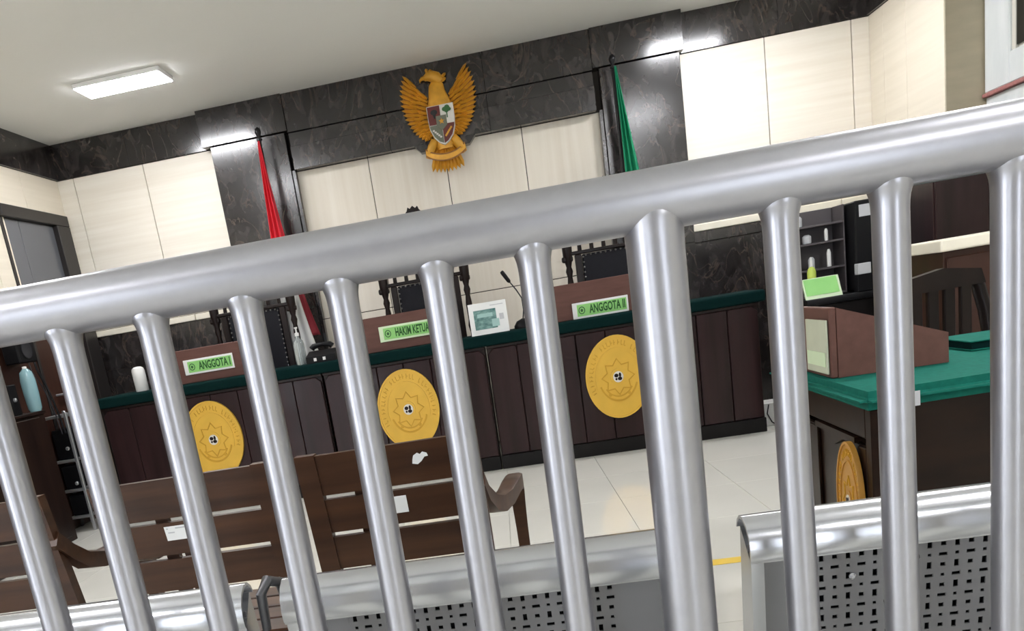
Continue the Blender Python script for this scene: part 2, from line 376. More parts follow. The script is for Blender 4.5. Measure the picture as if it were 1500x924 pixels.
# ================================================================== STEEL WAITING SEATS
def perf_panel(bm, W, Ht, margin_x, margin_top, margin_bot, pos):
    """perforated sheet, pos(u, v) -> point ; u across, v downward; real holes"""
    px, pv = .0155, .0136
    nx = int((W-2*margin_x)/px); nv = int((Ht-margin_top-margin_bot)/pv)
    u0 = (W-nx*px)/2
    def quad(a, b, c, d): bm.faces.new([bm.verts.new(pos(*p)) for p in (a, b, c, d)])
    def rect(x0, x1, v0, v1): quad((x0, v0), (x1, v0), (x1, v1), (x0, v1))
    v1e = margin_top+nv*pv
    rect(0, u0, 0, Ht); rect(u0+nx*px, W, 0, Ht); rect(u0, u0+nx*px, 0, margin_top); rect(u0, u0+nx*px, v1e, Ht)
    for j in range(nv):
        for i in range(nx):
            a, b = u0+i*px, margin_top+j*pv
            if j % 2 == 0: hw, hh = (.0026, .0045) if i % 2 == 0 else (.0029, .0025)
            else: hw, hh = (.0048, .0021) if (i+j//2) % 2 == 1 else (.0020, .0019)
            cx, cy = a+px/2, b+pv/2
            o = [(a, b), (a+px, b), (a+px, b+pv), (a, b+pv)]; h = [(cx-hw, cy-hh), (cx+hw, cy-hh), (cx+hw, cy+hh), (cx-hw, cy+hh)]
            for k in range(4):
                l = (k+1) % 4; quad(o[k], o[l], h[l], h[k])
    bmesh.ops.remove_doubles(bm, verts=bm.verts, dist=.00005)
def steel_seat(parent, xc, W):
    sh = bpy.data.objects.new('seat_shell', None)
    x0, x1 = xc-W/2, xc+W/2
    # back: rolled top edge
    pr = [(-.006, .752), (-.010, .758), (-.0115, .770), (-.008, .786), (.002, .799), (.016, .806), (.030, .805), (.041, .797), (.046, .786), (.042, .787), (.038, .794), (.029, .801), (.017, .802), (.004, .795), (-.004, .784), (-.0075, .770), (-.006, .760), (-.003, .7535)]
    bm = new_bm(); prism(bm, pr, x0, x1, 'x'); rb = obj('top_roll', bm, 'steel', parent, True)
    # perforated back sheet
    tilt = .20
    bm = new_bm(); perf_panel(bm, W-.004, .33, .075, .022, .05, lambda u, v: (x0+.002+u, .008+v*tilt*.55, .772-v))
    bk = obj('perforated_back', bm, 'steel_panel', parent)
    md = bk.modifiers.new('thick', 'SOLIDIFY'); md.thickness = .002; md.offset = 0
    bm = new_bm(); prism(bm, [(.0145, .765), (.018, .765), (.018+.325*.11, .442), (.0145+.325*.11, .442)], x0+.02, x1-.02, 'x'); obj('hole_shade_sheet', bm, 'black_plastic', parent)  # black sheet added behind the perforations, standing in for the shade inside them
    for s in (x0+.0015, x1-.0165):
        bm = new_bm(); prism(bm, [(-.004, .752), (.034, .790), (.034+.05, .45), (.03, .45)], s, s+.015, 'x'); obj('side_flange', bm, 'steel', parent)
    for (sx, sz) in [(x0+.12, .715), (x1-.13, .715), (x0+.12, .52), (x1-.13, .52)]:
        bm = new_bm(); lathe(bm, [(.0045, 0), (.0045, .002), (.002, .004)], 10); o = obj('rivet', bm, 'steel', parent, True, (sx+.0028, .0066+(.772-sz)*tilt*.55, sz), (PI/2, 0, 0))
    # seat pan
    bm = new_bm(); perf_panel(bm, W-.004, .42, .075, .05, .05, lambda u, v: (x0+.002+u, .06+v, .43-.03*math.sin(v/.42*PI*.5)+.02*(v/.42)**6))
    pn = obj('seat_pan', bm, 'steel_panel', parent); md = pn.modifiers.new('thick', 'SOLIDIFY'); md.thickness = .002; md.offset = 0
def steel_bench(label, loc, seats, W, xa, xb):
    t = thing('waiting_bench', label, 'waiting bench', loc)
    for xc in seats: steel_seat(t, xc, W)
    box('beam', xa, xb, .20, .26, .31, .37, 'steel_dark', t, .004)
    for lx in (xa+.08, xb-.12):
        bm = new_bm(); add_box(bm, lx, lx+.04, .21, .25, .03, .31, .004); add_box(bm, lx-.005, lx+.045, .02, .46, .0005, .03, .008); obj('leg', bm, 'steel_dark', t)
    return t
b1 = steel_bench('silver perforated steel waiting bench with two visible seat backs, lower left and centre', (0, .962, 0), [-.627, -.0755], .5, -.88, .17)
bm = new_bm()
tube(bm, [(-.360, .02, .74), (-.356, .015, .79), (-.350, .03, .803), (-.342, .06, .79), (-.340, .09, .70), (-.342, .13, .5)], [.006, .007, .008, .008, .007, .006], 14)
obj('arm_loop', bm, 'steel_dark', b1, True)
b2 = steel_bench('silver perforated steel waiting bench at lower right, in front of the green topped side desk', (0, .972, 0), [.505, 1.07], .5, .255, 1.32)
# ================================================================== WOODEN BENCHES
def arm(parent, x, splay=0.):
    bm = new_bm()
    path = [(.02, .745), (.07, .700), (.13, .660), (.20, .640), (.28, .636), (.35, .645), (.40, .648), (.435, .630), (.452, .58), (.458, .51), (.462, .42)]
    wid = [.030, .032, .034, .036, .040, .044, .044, .040, .036, .032, .030]
    th = [.020, .021, .022, .022, .021, .020, .020, .021, .022, .022, .022]
    rings = []
    P = [Vector((0, a, b)) for a, b in path]
    for i, p in enumerate(P):
        d = (P[min(i+1, len(P)-1)]-P[max(i-1, 0)]).normalized(); n = Vector((0, -d.z, d.y)); w2, t2 = wid[i]/2, th[i]
        xx = x+splay*min(1, max(0, p.y-.05)/.36)
        rings.append([(xx-w2, *(p+n*t2*.8).yz), (xx-w2*.6, *(p+n*t2).yz), (xx+w2*.6, *(p+n*t2).yz), (xx+w2, *(p+n*t2*.8).yz), (xx+w2, *(p-n*t2).yz), (xx-w2, *(p-n*t2).yz)])
    ring_sweep(bm, rings); obj('armrest', bm, 'bench_wood', parent, True)
    box('leg', x+splay-.017, x+splay+.017, .445, .479, .0005, .4195, 'bench_wood', parent, .004)
TL = .05      # backward lean per metre
def yb(z): return -.0+(.85-z)*.16
def back_panel(parent, x0, x1, st_l=.03, st_r=.045):
    for a, b in ((x0, x0+st_l), (x1-st_r, x1)):
        bm = new_bm(); prism(bm, [(yb(.852)-.0, .852), (yb(.852)+.03, .852), (yb(.40)+.03, .40), (yb(.40), .40)], a, b, 'x'); obj('stile', bm, 'bench_wood', parent)
        box('leg', a+.002, b-.002, yb(.40)+.001, yb(.40)+.032, .0005, .399, 'bench_wood', parent, .003)
    for z0, z1 in ((.755, .849), (.664, .744), (.572, .652)):
        bm = new_bm(); prism(bm, [(yb(z1)+.004, z1), (yb(z1)+.022, z1), (yb(z0)+.022, z0), (yb(z0)+.004, z0)], x0+st_l+.0005, x1-st_r-.0005, 'x'); obj('slat', bm, 'bench_wood', parent)
    bm = new_bm()
    prism(bm, [(yb(.849)+.0225, .83), (yb(.849)+.040, .83), (yb(.47)+.040, .47), (yb(.47)+.0225, .47)], x0+(x1-x0)*.28, x0+(x1-x0)*.28+.03, 'x'); obj('brace', bm, 'bench_wood', parent)
    # seat of lengthwise boards
    for k in range(4):
        ya = .115+k*.092
        box('seat_board', x0+.004, x1-.004, ya, ya+.086, .395, .418, 'bench_seat', parent, .004)
    box('seat_rail', x0+.01, x1-.01, .44, .46, .35, .394, 'bench_wood', parent, .003)
    box('seat_rail', x0+.01, x1-.01, .12, .14, .35, .394, 'bench_wood', parent, .003)
wb1 = thing('wooden_bench', 'dark brown slatted wooden bench cut off by the left edge, with curved armrest', 'wooden bench', (0, 1.735, 0), 0, 'slatted wooden benches')
back_panel(wb1, -1.60, -1.105); back_panel(wb1, -2.11, -1.61); arm(wb1, -1.112)
wb2 = thing('wooden_bench', 'dark brown slatted wooden bench with two back panels and paper stickers, right armrest curved', 'wooden bench', (0, 1.735, 0), 0, 'slatted wooden benches')
back_panel(wb2, -.985, -.532, .028, .062); back_panel(wb2, -.492, -.085, .045, .035)
arm(wb2, -.968); arm(wb2, -.098, .078)
def sticker(x0, x1, z0, z1, label, m='paper'):
    zc = (z0+z1)/2; bm = new_bm()
    prism(bm, [(yb(z0)+.0035, z0), (yb(z0)+.0028, z0), (yb(z1)+.0028, z1), (yb(z1)+.0035, z1)], x0, x1, 'x')
    return tag(obj('paper_sticker', bm, m, None, loc=(0, 1.735, 0)), label, 'sticker')
s = sticker(-.835, -.775, .700, .735, 'white paper sticker with faint print on the middle back slat of the left panel')
for a, b, zz in [(-.830, -.826, .728), (-.808, -.785, .728), (-.828, -.812, .718)]:
    bm = new_bm(); prism(bm, [(yb(zz)+.0026, zz), (yb(zz)+.0021, zz), (yb(zz+.003)+.0021, zz+.003), (yb(zz+.003)+.0026, zz+.003)], a, b, 'x'); obj('print', bm, 'paper_grey', s)
s = sticker(-.318, -.262, .690, .730, 'white paper sticker on the middle back slat of the right panel')
bm = new_bm()
ol = [(-.234, .800), (-.222, .797), (-.213, .803), (-.205, .812), (-.197, .813), (-.199, .820), (-.208, .824), (-.214, .819), (-.220, .823), (-.229, .818), (-.232, .810)]
A = [bm.verts.new((x, yb(z)+.0028, z)) for x, z in ol]; B = [bm.verts.new((x, yb(z)+.0036, z)) for x, z in ol]
bm.faces.new(A); bm.faces.new(B[::-1])
for i in range(len(A)): bm.faces.new((A[i], A[(i+1) % len(A)], B[(i+1) % len(A)], B[i]))
tag(obj('torn_sticker', bm, 'paper', None, loc=(0, 1.735, 0)), 'torn white scrap of paper stuck on the top slat of the right panel', 'paper scrap')
# ================================================================== JUDGES' DESK
YD = 5.637
def ell(a, b, n=48, c=(0, 0)): return [(c[0]+a*math.cos(2*PI*k/n), c[1]+b*math.sin(2*PI*k/n)) for k in range(n)]
def ring_relief(bm, a0, b0, a1, b1, y0, y1, n=48, t0=0, t1=2*PI):
    full = abs(t1-t0-2*PI) < 1e-6; m = n if full else n+1
    rings = []
    for k in range(m):
        t = t0+(t1-t0)*k/n; c, s_ = math.cos(t), math.sin(t)
        rings.append([(a0*c, y0, b0*s_), (a0*c, y1, b0*s_), (a1*c, y1, b1*s_), (a1*c, y0, b1*s_)])
    if full: rings.append(rings[0])
    ring_sweep(bm, rings, not full)
    bmesh.ops.remove_doubles(bm, verts=bm.verts, dist=1e-6)
def emblem(label, loc, rz=0., sc=1., m='gold'):
    t = thing('court_emblem', label, 'emblem', loc, rz, 'oval court emblems'); t.scale = (sc, sc, sc)
    A, B = .215, .278
    bm = new_bm(); prism(bm, ell(A, B), -.016, -.001, 'y'); obj('disc', bm, m, t)
    bm = new_bm(); ring_relief(bm, A, B, A-.012, B-.012, -.016, -.023); obj('rim', bm, m, t, True)
    bm = new_bm(); ring_relief(bm, A*.70, B*.70, A*.70-.007, B*.70-.007, -.016, -.021, 60, math.radians(-20), math.radians(200)); obj('inner_ring', bm, m, t, True)
    # relief lettering band, too worn to read
    bm = new_bm()
    rnd = random.Random(3)
    for k in range(30):
        if k in (10, 19): continue
        th = math.radians(205-k*7.6)
        for q in range(2):
            tt = th+math.radians(rnd.uniform(-1.6, 1.6)); r0, r1 = .77, .885
            a = Vector((A*r0*math.cos(tt), 0, B*r0*math.sin(tt))); b = Vector((A*r1*math.cos(tt), 0, B*r1*math.sin(tt)))
            d = (b-a).normalized(); n = Vector((d.z, 0, -d.x))*.0022
            if q == 1: a = a+(b-a)*rnd.choice([.0, .45]); b = a+n*4; n = d*.003
            prism(bm, [((a+n).x, (a+n).z), ((b+n).x, (b+n).z), ((b-n).x, (b-n).z), ((a-n).x, (a-n).z)], -.0195, -.016, 'y')
    tag(obj('relief_lettering', bm, 'gold_deep', t), kind='stuff')
    # eight pointed star outline
    def star(ro, ri): return [((ro if k % 2 == 0 else ri)*math.sin(PI*k/8), (ro if k % 2 == 0 else ri)*1.12*math.cos(PI*k/8)) for k in range(16)]
    bm = new_bm(); so, si = star(.112, .078), star(.103, .071)
    for k in range(16):
        l = (k+1) % 16; prism(bm, [so[k], so[l], si[l], si[k]], -.021, -.016, 'y')
    obj('star', bm, 'gold_deep', t)
    bm = new_bm(); prism(bm, ell(.050, .056, 32), -.021, -.016, 'y'); bd = obj('centre_badge', bm, m, t)
    bm = new_bm(); prism(bm, ell(.034, .037, 24), -.024, -.0212, 'y'); obj('badge_face', bm, 'shield_white', bd)
    bm = new_bm()
    for (cx, cz, a, b) in [(-.012, .010, .014, .013), (.012, .012, .008, .016), (.010, -.013, .015, .012), (-.014, -.014, .007, .008)]:
        prism(bm, ell(a, b, 10, (cx, cz)), -.0258, -.0242, 'y')
    obj('badge_mark', bm, 'chair_wood', bd)
    # garland under the star
    bm = new_bm()
    ring_relief(bm, .132, .165, .122, .153, -.016, -.021, 28, math.radians(200), math.radians(340))
    ring_relief(bm, .108, .135, .100, .126, -.016, -.020, 28, math.radians(215), math.radians(325))
    for s_ in (-1, 1): prism(bm, ell(.011, .011, 8, (s_*.062, -.115)), -.021, -.016, 'y')
    obj('garland', bm, 'gold_deep', t, True)
    return t
units = [(-2.93, -1.285, 'left'), (-1.275, -.135, 'middle'), (-.125, 1.66, 'right')]
for x0, x1, nm in units:
    t = thing('judge_desk', {'left': 'dark stained plank desk front at the left of the judges bench', 'middle': 'dark stained plank desk front under the middle judge, behind the wooden benches', 'right': 'glossy dark plank desk front at the right of the judges bench'}[nm], 'desk', ((x0+x1)/2, YD, 0), 0, 'desk units of the judges bench')
    h = (x1-x0)/2
    box('backing', -h+.002, h-.002, .022, .045, .0605, .852, 'desk_wood_dark', t, .001)
    box('plinth', -h, h, -.012, .02, .0005, .095, 'plinth', t, .003)
    box('top_rail', -h, h, .0, .021, .835, .8535, 'desk_wood_dark', t, .002)
    n = max(5, round((x1-x0)/.2)); wd = (2*h-.012)/n
    for k in range(n):
        a = -h+.006+k*wd
        # plank with clipped upper corners
        bm = new_bm(); c = .012 if k in (0, n-1) else .004
        l0 = .035 if k == 0 else c; l1 = .035 if k == n-1 else c
        prism(bm, [(a+.002, .098), (a+wd-.002, .098), (a+wd-.002, .833-l1), (a+wd-.002-l1, .833), (a+.002+l0, .833), (a+.002, .833-l0)], -.002-.004*(k % 2), .0215, 'y')
        bmesh.ops.bevel(bm, geom=[e for e in bm.edges if all(v.co.y < 0 for v in e.verts)], offset=.004, segments=1, affect='EDGES')
        obj('plank', bm, 'desk_wood', t)
    for s_ in (-1, 1): box('side_panel', s_*h-(.02 if s_ > 0 else 0), s_*h+(0 if s_ > 0 else .02), .046, .38, .0005, .852, 'desk_wood_dark', t, .002)
bm = new_bm(); add_box(bm, -2.945, 1.70, YD-.035, YD+.40, .855, .930, .016, 3)
tag(obj('green_worktop', bm, 'teal_felt', None, True), 'long dark green cloth covered worktop of the judges bench', 'worktop')
for X, nm in [(-2.14, 'left desk, beside the first wooden bench panel'), (-.715, 'middle desk, lower edge hidden by the bench'), (.722, 'right desk, partly behind the thick railing post')]:
    emblem('oval golden court emblem on the '+nm, (X, YD-.0066, .517))
# ------------------------------------------------------------------ name boards and signs
def nameboard(label, loc, rz=0., w=.60, hh=.237, wing=.30):
    t = thing('name_board', label, 'name board', loc, rz, 'brown name boards')
    h = w/2
    box('front_board', -h, h, 0, .018, .0005, hh, 'board_wood', t, .003)
    for s_ in (-1, 1):
        bm = new_bm(); prism(bm, [(.0185, .0005), (wing, .0005), (wing, hh*.42), (.0185, hh-.002)], s_*h-(.018 if s_ > 0 else 0), s_*h+(0 if s_ > 0 else .018), 'x'); obj('side_wing', bm, 'board_wood', t)
    return t
nameboard('brown wooden name board behind the leftmost green name sign', (-2.06, 5.70, .931))
nameboard('brown wooden name board behind the middle green name sign', (-.665, 5.70, .931))
nameboard('brown wooden name board behind the right green name sign', (.635, 5.70, .931))
def namesign(label, txt, loc, w=.368, hh=.105):
    t = thing('name_sign', label, 'name sign', loc, 0, 'green name signs')
    bm = new_bm(); add_box(bm, -w/2, w/2, -.008, -.0005, 0, hh, .002); obj('sign_plate', bm, 'sign_pale' if 'HAKIM' in txt else 'paper', t)
    f = box('sign_face', -w/2+.030, w/2-.012, -.0095, -.0082, .014, hh-.014, 'sign_green', t, .0003)
    o = text_part('lettering', txt, .077, 'sign_ink', f, (.046, -.0108, hh/2-.001), (PI/2, 0, 0), .0008, .0022, .236)
    bm = new_bm(); ring_relief(bm, .022, .025, .016, .019, -.0108, -.0097, 20); prism(bm, ell(.009, .011, 10), -.0108, -.0097, 'y')
    obj('seal', bm, 'shield_green', f, False, (-w/2+.061, 0, hh/2))
namesign('green and white name sign reading ANGGOTA I', 'ANGGOTA I', (-2.083, 5.697, .990))
namesign('pale green name sign reading HAKIM KETUA', 'HAKIM KETUA', (-.655, 5.697, .992))
namesign('green and white name sign reading ANGGOTA II', 'ANGGOTA II', (.664, 5.690, .932))
# ------------------------------------------------------------------ things on the judges' desk
def at_lathe(name, label, cat, prof, m, loc, n=20, sx=1., sy=1., parts=()):
    t = thing(name, label, cat, loc)
    bm = new_bm(); lathe(bm, prof, n, (0, 0, 0), sx, sy); obj('body', bm, m, t, True)
    for nm, pf, mm in parts:
        bm = new_bm(); lathe(bm, pf, n); obj(nm, bm, mm, t, True)
    return t
at_lathe('white_canister', 'white rounded plastic canister on the left end of the green desk top', 'canister', [(.044, 0), (.047, .006), (.047, .145), (.042, .165), (.026, .176), (.006, .178)], 'white_plastic', (-2.66, 5.80, .931))
at_lathe('sanitizer_bottle', 'clear plastic pump bottle standing before the white flag', 'bottle', [(.036, 0), (.040, .006), (.040, .14), (.034, .165), (.016, .185), (.014, .20)], 'clear', (-1.44, 5.80, .931), parts=[('pump', [(.016, .201), (.016, .222), (.006, .226), (.006, .252), (.012, .254), (.012, .264)], 'white_plastic')])
t = thing('desk_telephone', 'black desk telephone with two pale buttons beside the clear bottle', 'telephone', (-1.27, 5.72, .931))
bm = new_bm(); prism(bm, [(-.08, .0), (.09, .0), (.09, .075), (.06, .08), (-.08, .045)], -.10, .11, 'x'); obj('base', bm, 'black_plastic', t)
bm = new_bm(); tube(bm, [(-.075, .05, .095), (-.06, .05, .11), (0, .05, .118), (.06, .05, .11), (.075, .05, .095)], [.022, .02, .015, .02, .022], 12); obj('handset', bm, 'black_plastic', t, True)
for dx in (-.035, .03): box('button', dx-.010, dx+.010, -.084, -.0805, .012, .034, 'white_plastic', t, .001)
t = thing('desk_calendar', 'white tent shaped desk calendar with a teal photo', 'calendar', (-.083, 5.76, .931), .06)
bm = new_bm(); prism(bm, [(-.055, 0), (-.050, 0), (.002, .212), (-.003, .212)], -.130, .130, 'x'); pg = obj('front_page', bm, 'paper', t)
bm = new_bm(); prism(bm, [(.060, 0), (.065, 0), (.007, .212), (.003, .212)], -.130, .130, 'x'); obj('back_page', bm, 'black_plastic', t)
def onpage(z): return -.0555+z*(.052/.212)
for (a, b, z0, z1, m) in [(-.098, .055, .035, .165, 'photo_teal'), (.075, .105, .085, .125, 'paper_grey'), (.02, .11, .185, .190, 'paper_grey'), (-.075, .03, .115, .140, 'photo_pale'), (.02, .07, .045, .095, 'photo_pale')]:
    e = .0004 if m == 'photo_pale' else 0.
    bm = new_bm(); prism(bm, [(onpage(z0)-.0006-e, z0), (onpage(z0)-.0001-e, z0), (onpage(z1)-.0001-e, z1), (onpage(z1)-.0006-e, z1)], a, b, 'x'); obj('photo_print', bm, m, pg)
t = thing('gooseneck_microphone', 'black gooseneck microphone beside the desk calendar', 'microphone', (.15, 5.78, .931))
bm = new_bm(); lathe(bm, [(.065, 0), (.065, .02), (.045, .05), (.02, .06), (.008, .065)], 18); obj('base', bm, 'black_plastic', t, True)
bm = new_bm(); tube(bm, [(0, 0, .06), (.012, 0, .12), (.01, 0, .20), (-.02, 0, .26), (-.055, 0, .315)], .0042, 8); obj('gooseneck', bm, 'dark_grey', t, True)
bm = new_bm(); tube(bm, [(-.055, 0, .315), (-.062, 0, .325), (-.098, 0, .388), (-.103, 0, .396)], [.008, .013, .014, .009], 12); obj('microphone_head', bm, 'black_plastic', t, True)
# ================================================================== JUDGES' CHAIRS
def judge_chair(label, loc):
    t = thing('judge_chair', label, 'chair', loc, 0, 'carved judges chairs')
    box('seat', -.27, .27, -.36, .03, .43, .50, 'chair_pad', t, .02, 2)
    bm = new_bm(); add_box(bm, -.205, .205, .045, .075, .58, 1.366, .012, 2); bk = obj('back_pad', bm, 'chair_pad', t)
    bm = new_bm()
    for k in range(22):
        z = .60+k*.0355
        for s_ in (-1, 1): lathe(bm, [(.008, 0), (.007, .004), (.003, .007)], 6, (s_*.196, z, 0))
    for k in range(11): lathe(bm, [(.008, 0), (.007, .004), (.003, .007)], 6, (-.177+k*.0354, 1.357, 0))
    for v in bm.verts: v.co = Vector((v.co.x, .0445-v.co.z, v.co.y))
    tag(obj('stud_trim', bm, 'stud', bk, True), 'row of brass coloured studs', kind='stuff')
    for s_ in (-1, 1):
        box('inner_stile', s_*.232-.024, s_*.232+.024, .035, .08, .50, 1.367, 'chair_wood', t, .005)
        bm = new_bm()
        pf = [(.024, .0005), (.026, .42), (.026, .50), (.022, .60), (.03, .66), (.02, .70), (.026, .78), (.018, .95), (.028, 1.0), (.02, 1.04), (.024, 1.16), (.017, 1.22), (.026, 1.26), (.018, 1.29), (.03, 1.34), (.034, 1.37), (.036, 1.43), (.03, 1.46), (.02, 1.50), (.026, 1.58), (.012, 1.64)]
        lathe(bm, pf, 12, (s_*.305, .058, 0)); obj('turned_post', bm, 'chair_wood', t, True)
        bm = new_bm(); tube(bm, [(s_*.305, .03, .72), (s_*.31, -.10, .73), (s_*.31, -.28, .72), (s_*.31, -.34, .69)], [.02, .022, .024, .02], 10); obj('armrest', bm, 'chair_wood', t, True)
        box('leg', s_*.28-.024, s_*.28+.024, -.35, -.30, .0005, .70, 'chair_wood', t, .005)
    box('top_rail', -.335, .335, .036, .08, 1.368, 1.394, 'chair_wood', t, .006)
    for s_ in (-1, 1): box('corner_block', s_*.305-.045, s_*.305+.035*1., .034, .082, 1.325, 1.3675, 'chair_wood', t, .012, 2)
    for k in range(6):
        bm = new_bm(); x = -.215+k*.086
        lathe(bm, [(.015, 1.3945), (.014, 1.44), (.012, 1.47), (.018, 1.54), (.012, 1.60), (.016, 1.66)], 8, (x, .058, 0)); obj('spindle', bm, 'chair_wood', t, True)
    bm = new_bm()
    ol = [(-.27, 1.66), (.27, 1.66), (.28, 1.70), (.24, 1.73), (.17, 1.735), (.13, 1.79), (.075, 1.82), (.06, 1.86), (.045, 1.875), (.036, 1.900), (.02, 1.888), (.0, 1.906), (-.02, 1.888), (-.036, 1.900), (-.045, 1.875), (-.06, 1.86), (-.075, 1.82), (-.13, 1.79), (-.17, 1.735), (-.24, 1.73), (-.28, 1.70)]
    prism(bm, ol, .038, .078, 'y'); obj('crest', bm, 'chair_wood', t)
    return t
YC = 6.20
c0 = judge_chair('tall carved dark wooden judge chair behind the HAKIM KETUA sign', (-.522, YC, 0))
c1 = dup(c0, (-1.855, YC, 0), 0, 'tall carved dark wooden judge chair behind the ANGGOTA I sign')
c2 = dup(c0, (.845, YC, 0), 0, 'tall carved dark wooden judge chair behind the ANGGOTA II sign')
for c in (c1, c2):
    for ch in c.children:
        if ch.name.startswith('crest'): ch.scale.z = .84; ch.location.z = 1.66*.16
# ================================================================== FLAGS
def cloth(bm, rows, th=.004):
    """rows: list of lists of points, swept as an open sheet"""
    vr = [[bm.verts.new(p) for p in r] for r in rows]
    for a, b in zip(vr[:-1], vr[1:]):
        for i in range(len(a)-1): bm.faces.new((a[i], a[i+1], b[i+1], b[i]))
def flag(label, x, y, top, material, xl, xr, ztop, zbot, upper=None, zsplit=None):
    t = thing('flag', label, 'flag', (x, y, 0))
    bm = new_bm(); lathe(bm, [(.013, .03), (.013, top-.10)], 12); obj('pole', bm, 'black_metal', t, True)
    bm = new_bm(); lathe(bm, [(.012, top-.10), (.022, top-.095), (.022, top-.083), (.010, top-.075), (.014, top-.062), (.022, top-.045), (.024, top-.03), (.018, top-.01), (.006, top)], 14); obj('finial', bm, 'black_metal', t, True)
    bm = new_bm(); lathe(bm, [(.16, .0005), (.16, .02), (.10, .035), (.03, .05), (.0145, .06)], 24); obj('stand', bm, 'black_metal', t, True)
    def sheet(z0, z1, f0, f1, name, m):
        bm = new_bm(); rows = []
        for j in range(25):
            z = z0+(z1-z0)*j/24; q = (ztop-z)/(ztop-zbot)
            a, b = xl(q), xr(q); row = []
            for i in range(33):
                u = f0+(f1-f0)*i/32
                row.append((a+(b-a)*u, -.018-.004-.030*min(1, q*4+.1)*(.5+.5*math.sin(u*17+q*2.)), z+.012*math.sin(u*9)*q))
            rows.append(row)
        cloth(bm, rows); o = obj(name, bm, m, t, True); md = o.modifiers.new('thick', 'SOLIDIFY'); md.thickness = .0025
    if upper:
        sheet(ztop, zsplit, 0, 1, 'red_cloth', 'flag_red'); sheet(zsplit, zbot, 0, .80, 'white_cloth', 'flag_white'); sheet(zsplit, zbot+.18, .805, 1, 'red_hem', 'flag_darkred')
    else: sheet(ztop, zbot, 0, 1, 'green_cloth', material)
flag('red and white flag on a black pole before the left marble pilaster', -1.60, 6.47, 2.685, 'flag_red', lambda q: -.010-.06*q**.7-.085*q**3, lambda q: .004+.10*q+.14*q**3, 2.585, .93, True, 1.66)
flag('green flag on a black pole before the right marble pilaster', 1.025, 6.47, 2.685, 'flag_green', lambda q: .006-.0*q, lambda q: .020+.20*q, 2.60, 1.0)
# ================================================================== WALL EMBLEM (eagle)
eg = thing('eagle_emblem', 'golden carved eagle emblem with a shield on the marble band', 'emblem', (-.235, YB-.108, 2.512))
def loft_blob(bm, pts, rx, ry, n=14):
    """closed rounded strip along pts (x, z) with half widths rx and depths ry, bulging towards -y"""
    rings = []
    for i, (x, z) in enumerate(pts):
        a = Vector(pts[max(i-1, 0)]); b = Vector(pts[min(i+1, len(pts)-1)]); d = (b-a).normalized(); nrm = Vector((d.y, -d.x))
        rings.append([(x+nrm.x*rx[i]*math.cos(t), -.012-ry[i]*(.5+.5*math.sin(t)), z+nrm.y*rx[i]*math.cos(t)) for t in [2*PI*k/n for k in range(n)]])
    ring_sweep(bm, rings)
def feather(bm, p, q, w, y0, y1):
    p, q = Vector(p), Vector(q); d = (q-p); n = Vector((d.y, -d.x)).normalized()*w
    ol = [p-n*.55, p+d*.35-n, p+d*.8-n*.85, q, p+d*.8+n*.85, p+d*.35+n, p+n*.55]
    mid = [p, p+d*.35, p+d*.8, q]
    A = [bm.verts.new((v.x, y0, v.y)) for v in ol]; Cn = [bm.verts.new((v.x, y1, v.y)) for v in mid[:3]]
    L = [A[0], A[1], A[2]]; R = [A[6], A[5], A[4]]; tip = A[3]
    for k in range(2):
        bm.faces.new((L[k], L[k+1], Cn[k+1], Cn[k])); bm.faces.new((R[k], Cn[k], Cn[k+1], R[k+1]))
    bm.faces.new((L[2], tip, Cn[2])); bm.faces.new((R[2], Cn[2], tip)); bm.faces.new((A[0], Cn[0], A[6])); bm.faces.new(A[::-1])
def lerp_path(P, t):
    t = t*(len(P)-1); i = min(int(t), len(P)-2); f = t-i
    return (P[i][0]+(P[i+1][0]-P[i][0])*f, P[i][1]+(P[i+1][1]-P[i][1])*f)
OUT = [(.243, .358), (.268, .305), (.284, .245), (.290, .18), (.286, .115), (.272, .055), (.248, -.005), (.218, -.055), (.182, -.095), (.140, -.125), (.108, -.115)]
INN = [(.088, .165), (.090, .14), (.090, .11), (.088, .08), (.086, .05), (.084, .02), (.082, -.01), (.080, -.03), (.080, -.05), (.080, -.065), (.080, -.08)]
for s_ in (-1, 1):
    bm = new_bm()
    ol = [(s_*x, z) for x, z in [(.075, .16), (.12, .185), (.165, .21), (.20, .265), (.235, .33), (.262, .25), (.266, .17), (.258, .08), (.23, .0), (.18, -.07), (.13, -.10), (.085, -.08)]]
    prism(bm, ol, -.022, -.001, 'y'); wg = obj('wing', bm, 'eagle_deep', eg)
    bm = new_bm()
    for k in range(19):
        t = k/18; a = lerp_path(INN, t); b = lerp_path(OUT, t)
        m = (a[0]+(b[0]-a[0])*.42, a[1]+(b[1]-a[1])*.42+.012)
        feather(bm, (s_*m[0], m[1]), (s_*b[0], b[1]), .0125, -.0225, -.040)
    for k in range(15):
        t = k/14; a = lerp_path(INN, t); b = lerp_path(OUT, t*.94+.03)
        p0 = (a[0]+(b[0]-a[0])*.22, a[1]+(b[1]-a[1])*.22+.008); p1 = (a[0]+(b[0]-a[0])*.66, a[1]+(b[1]-a[1])*.66)
        feather(bm, (s_*p0[0], p0[1]), (s_*p1[0], p1[1]), .0120, -.032, -.050)
    for k in range(12):
        t = k/11; a = lerp_path(INN, t); b = lerp_path(OUT, t*.9+.05)
        p1 = (a[0]+(b[0]-a[0])*.40, a[1]+(b[1]-a[1])*.40)
        feather(bm, (s_*a[0]*.92, a[1]), (s_*p1[0], p1[1]), .0125, -.040, -.058)
    obj('feathers', bm, 'eagle_gold', wg)
    # thigh, foot
    bm = new_bm(); loft_blob(bm, [(s_*.07, -.13), (s_*.095, -.17), (s_*.125, -.215), (s_*.140, -.245)], [.030, .034, .032, .018], [.06, .07, .05, .03], 10); obj('leg', bm, 'eagle_gold', eg, True)
